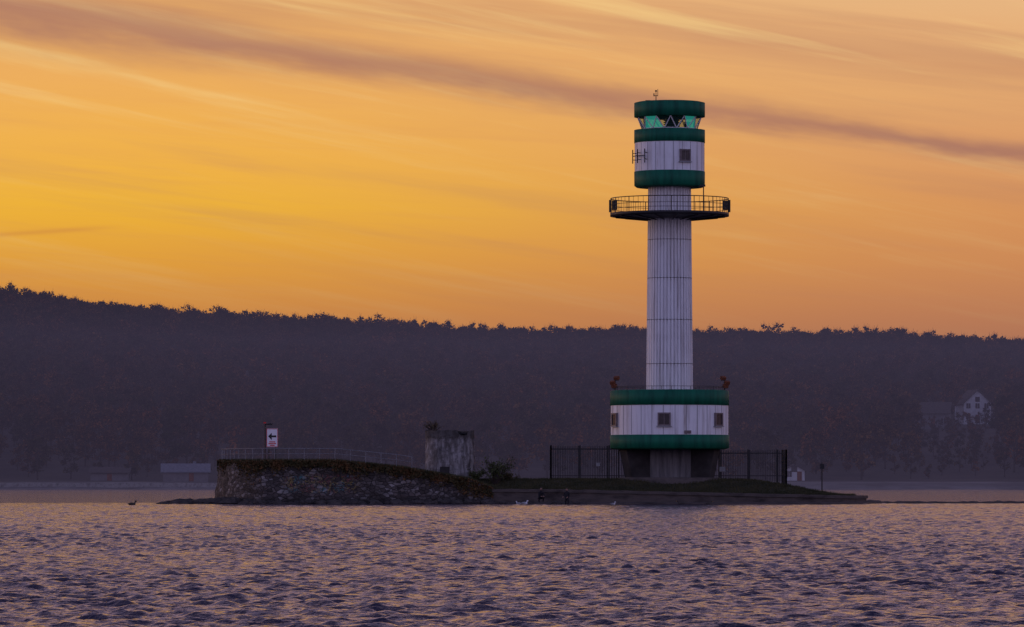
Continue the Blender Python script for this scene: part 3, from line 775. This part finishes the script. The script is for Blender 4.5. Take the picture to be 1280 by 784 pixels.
# ---------------------------------------------------------------- PEOPLE
def person(name,loc,rz,J,E,Rr,coat,skin,hair,head,hdir=0):
    e=empty(name); e.location=loc; e.rotation_euler=(0,0,rz)
    me=bpy.data.meshes.new('body'); me.from_pydata(J,E,[]); o=bpy.data.objects.new('body',me); S.collection.objects.link(o); o.parent=e
    sk=o.modifiers.new('skin','SKIN'); 
    for i,r_ in enumerate(Rr):
        dd_=me.skin_vertices[0].data[i]; dd_.radius=(r_,r_*.85); dd_.use_root=(i==0)
    sub=o.modifiers.new('sub','SUBSURF'); sub.levels=1; sub.render_levels=1
    me.materials.append(coat)
    b=MB(); hx,hy,hz=head
    b.blob((hx,hy,hz),.105,14,10,0,0,1,(.82,.95,1.18),True)
    b.blob((hx,hy-.1,hz-.01),.02,6,5,0,0,1,(.8,1.3,1.3),True)
    for s_ in(-1,1):
        b.blob((hx+s_*.088,hy,hz),.028,6,5,0,0,1,(.4,.8,1.2),True); b.blob((hx+s_*.035,hy-.088,hz+.01),.012,6,5,0,2,1,(1,1,1),True)
    b.box((hx,hy-.096,hz-.052),(.045,.012,.01),mi=2)
    b.blob((hx,hy+.02,hz+.035),.112,14,9,.05,1,2,(.88,.98,1.08),True)
    b.obj('head',[skin,hair,M_sb],e)
    b=MB()
    for hi in(8,11):
        h0=Vector(J[hi]); el_=Vector(J[hi-1]); d_=(h0-el_).normalized(); sd_=d_.cross(Vector((0,0,1))); sd_=sd_.normalized() if sd_.length>.1 else Vector((1,0,0))
        b.cyl(h0-d_*.02,h0+d_*.08,.03,.036,8)
        for k,ln in enumerate((.065,.08,.075,.055)):
            o_=sd_*(k-1.5)*.019; p1=h0+d_*.08+o_; p2=p1+d_*ln*.5; p3=p2+(d_*.8+Vector((0,-.3,-.4)))*ln*.5
            b.cyl(p1,p2,.0095,.009,6); b.cyl(p2,p3,.009,.007,6)
        b.cyl(h0+d_*.02+sd_*.03,h0+d_*.07+sd_*.065,.012,.008,6)
    b.obj('hands',[skin],e)
M_coat=mat_noise('dark_jacket',(.008,.008,.011),(.018,.017,.022),3,.8,0)
M_skin=mat_noise('skin',(.32,.18,.13),(.38,.22,.16),5,.6,0); M_hair=mat_noise('hair',(.02,.014,.01),(.04,.03,.02),9,.7,0)
E_=[(0,1),(1,2),(2,3),(2,6),(6,7),(7,8),(2,9),(9,10),(10,11),(0,12),(12,13),(13,14),(14,15),(0,16),(16,17),(17,18),(18,19),(3,4),(4,5)]
RR=[.14,.15,.15,.065,.055,.05,.07,.05,.033,.07,.05,.033,.10,.085,.05,.045,.10,.085,.05,.045]
Jc=[(0,.12,.32),(0,.05,.55),(0,-.06,.80),(0,-.10,.94),(0,-.11,.99),(0,-.12,1.02),(.2,-.08,.78),(.25,-.28,.56),(.12,-.46,.50),(-.2,-.08,.78),(-.25,-.28,.56),(-.12,-.46,.50),
 (.13,.05,.34),(.19,-.30,.48),(.17,-.06,.09),(.17,-.22,.045),(-.13,.05,.34),(-.19,-.30,.48),(-.17,-.06,.09),(-.17,-.22,.045)]
person('person',((675-640)/15,391.7,.16),.35,Jc,E_,RR,M_coat,M_skin,M_hair,(0,-.13,1.12))
Js=[(0,0,.93),(0,.01,1.15),(0,0,1.40),(0,-.01,1.50),(0,-.015,1.54),(0,-.02,1.57),(.2,0,1.38),(.25,-.06,1.12),(.2,-.28,1.02),(-.2,0,1.38),(-.26,-.05,1.12),(-.20,-.28,1.05),
 (.1,0,.88),(.13,-.02,.48),(.14,.02,.09),(.15,-.13,.04),(-.1,0,.88),(-.13,.02,.48),(-.14,.06,.09),(-.15,-.09,.04)]
person('person',((707-640)/15,390.4,-.42),-.5,Js,E_,RR,M_coat,M_skin,M_hair,(0,-.03,1.65))
b=MB(); b.blob((4.4,390.5,-.85),2.2,16,8,.08,0,3,(1.2,1,.2)); b.obj('submerged_rock_shelf',[M_rock])
b=MB(); b.blob((2.33,391.75,-.05),.62,14,8,.06,0,5,(1.5,1,.36)); b.obj('flat_rock',[M_rock])

# ---------------------------------------------------------------- BIRDS
def bird(name,x,y,z,sc,rz,m1):
    b=MB()
    b.blob((0,0,.08),.18,12,8,0,0,1,(1.5,.75,.65),True)
    b.cyl((.17,0,.10),(.25,0,.25),.055,.045,8); b.blob((.27,0,.29),.065,10,7,0,0,1,(1.15,.9,.95),True)
    b.cyl((.32,0,.285),(.41,0,.27),.02,.006,6,1)
    b.add([(-.2,-.07,.12),(-.2,.07,.12),(-.42,.04,.17),(-.42,-.04,.17),(-.2,0,.05)],[(0,1,2,3),(0,3,2,1),(4,0,3),(1,4,2)])
    for s_ in(-1,1): b.blob((-.06,s_*.10,.11),.15,10,6,0,2,1,(1.5,.3,.5),True)
    o=b.obj(name,[m1,M_beak,M_bird_d if m1 is M_bird_d else M_grey]); o.location=(x,y,z); o.scale=(sc,)*3; o.rotation_euler=(0,0,rz)
bird('gull',(655-640)/15,391.5,0,1.0,0,M_bird)
bird('gull',(648-640)/15,391.0,0,.8,2.5,M_bird)
bird('duck',(165-640)/6000*380,380,0,1.1,0,M_bird_d)
bird('duck',(850-640)/15.3,390,0,1,3,M_bird_d)
bird('duck',(884-640)/15.3,389,0,.9,0,M_bird_d)
bird('gull',(765-640)/15.3,388,0,.7,.4,M_bird)
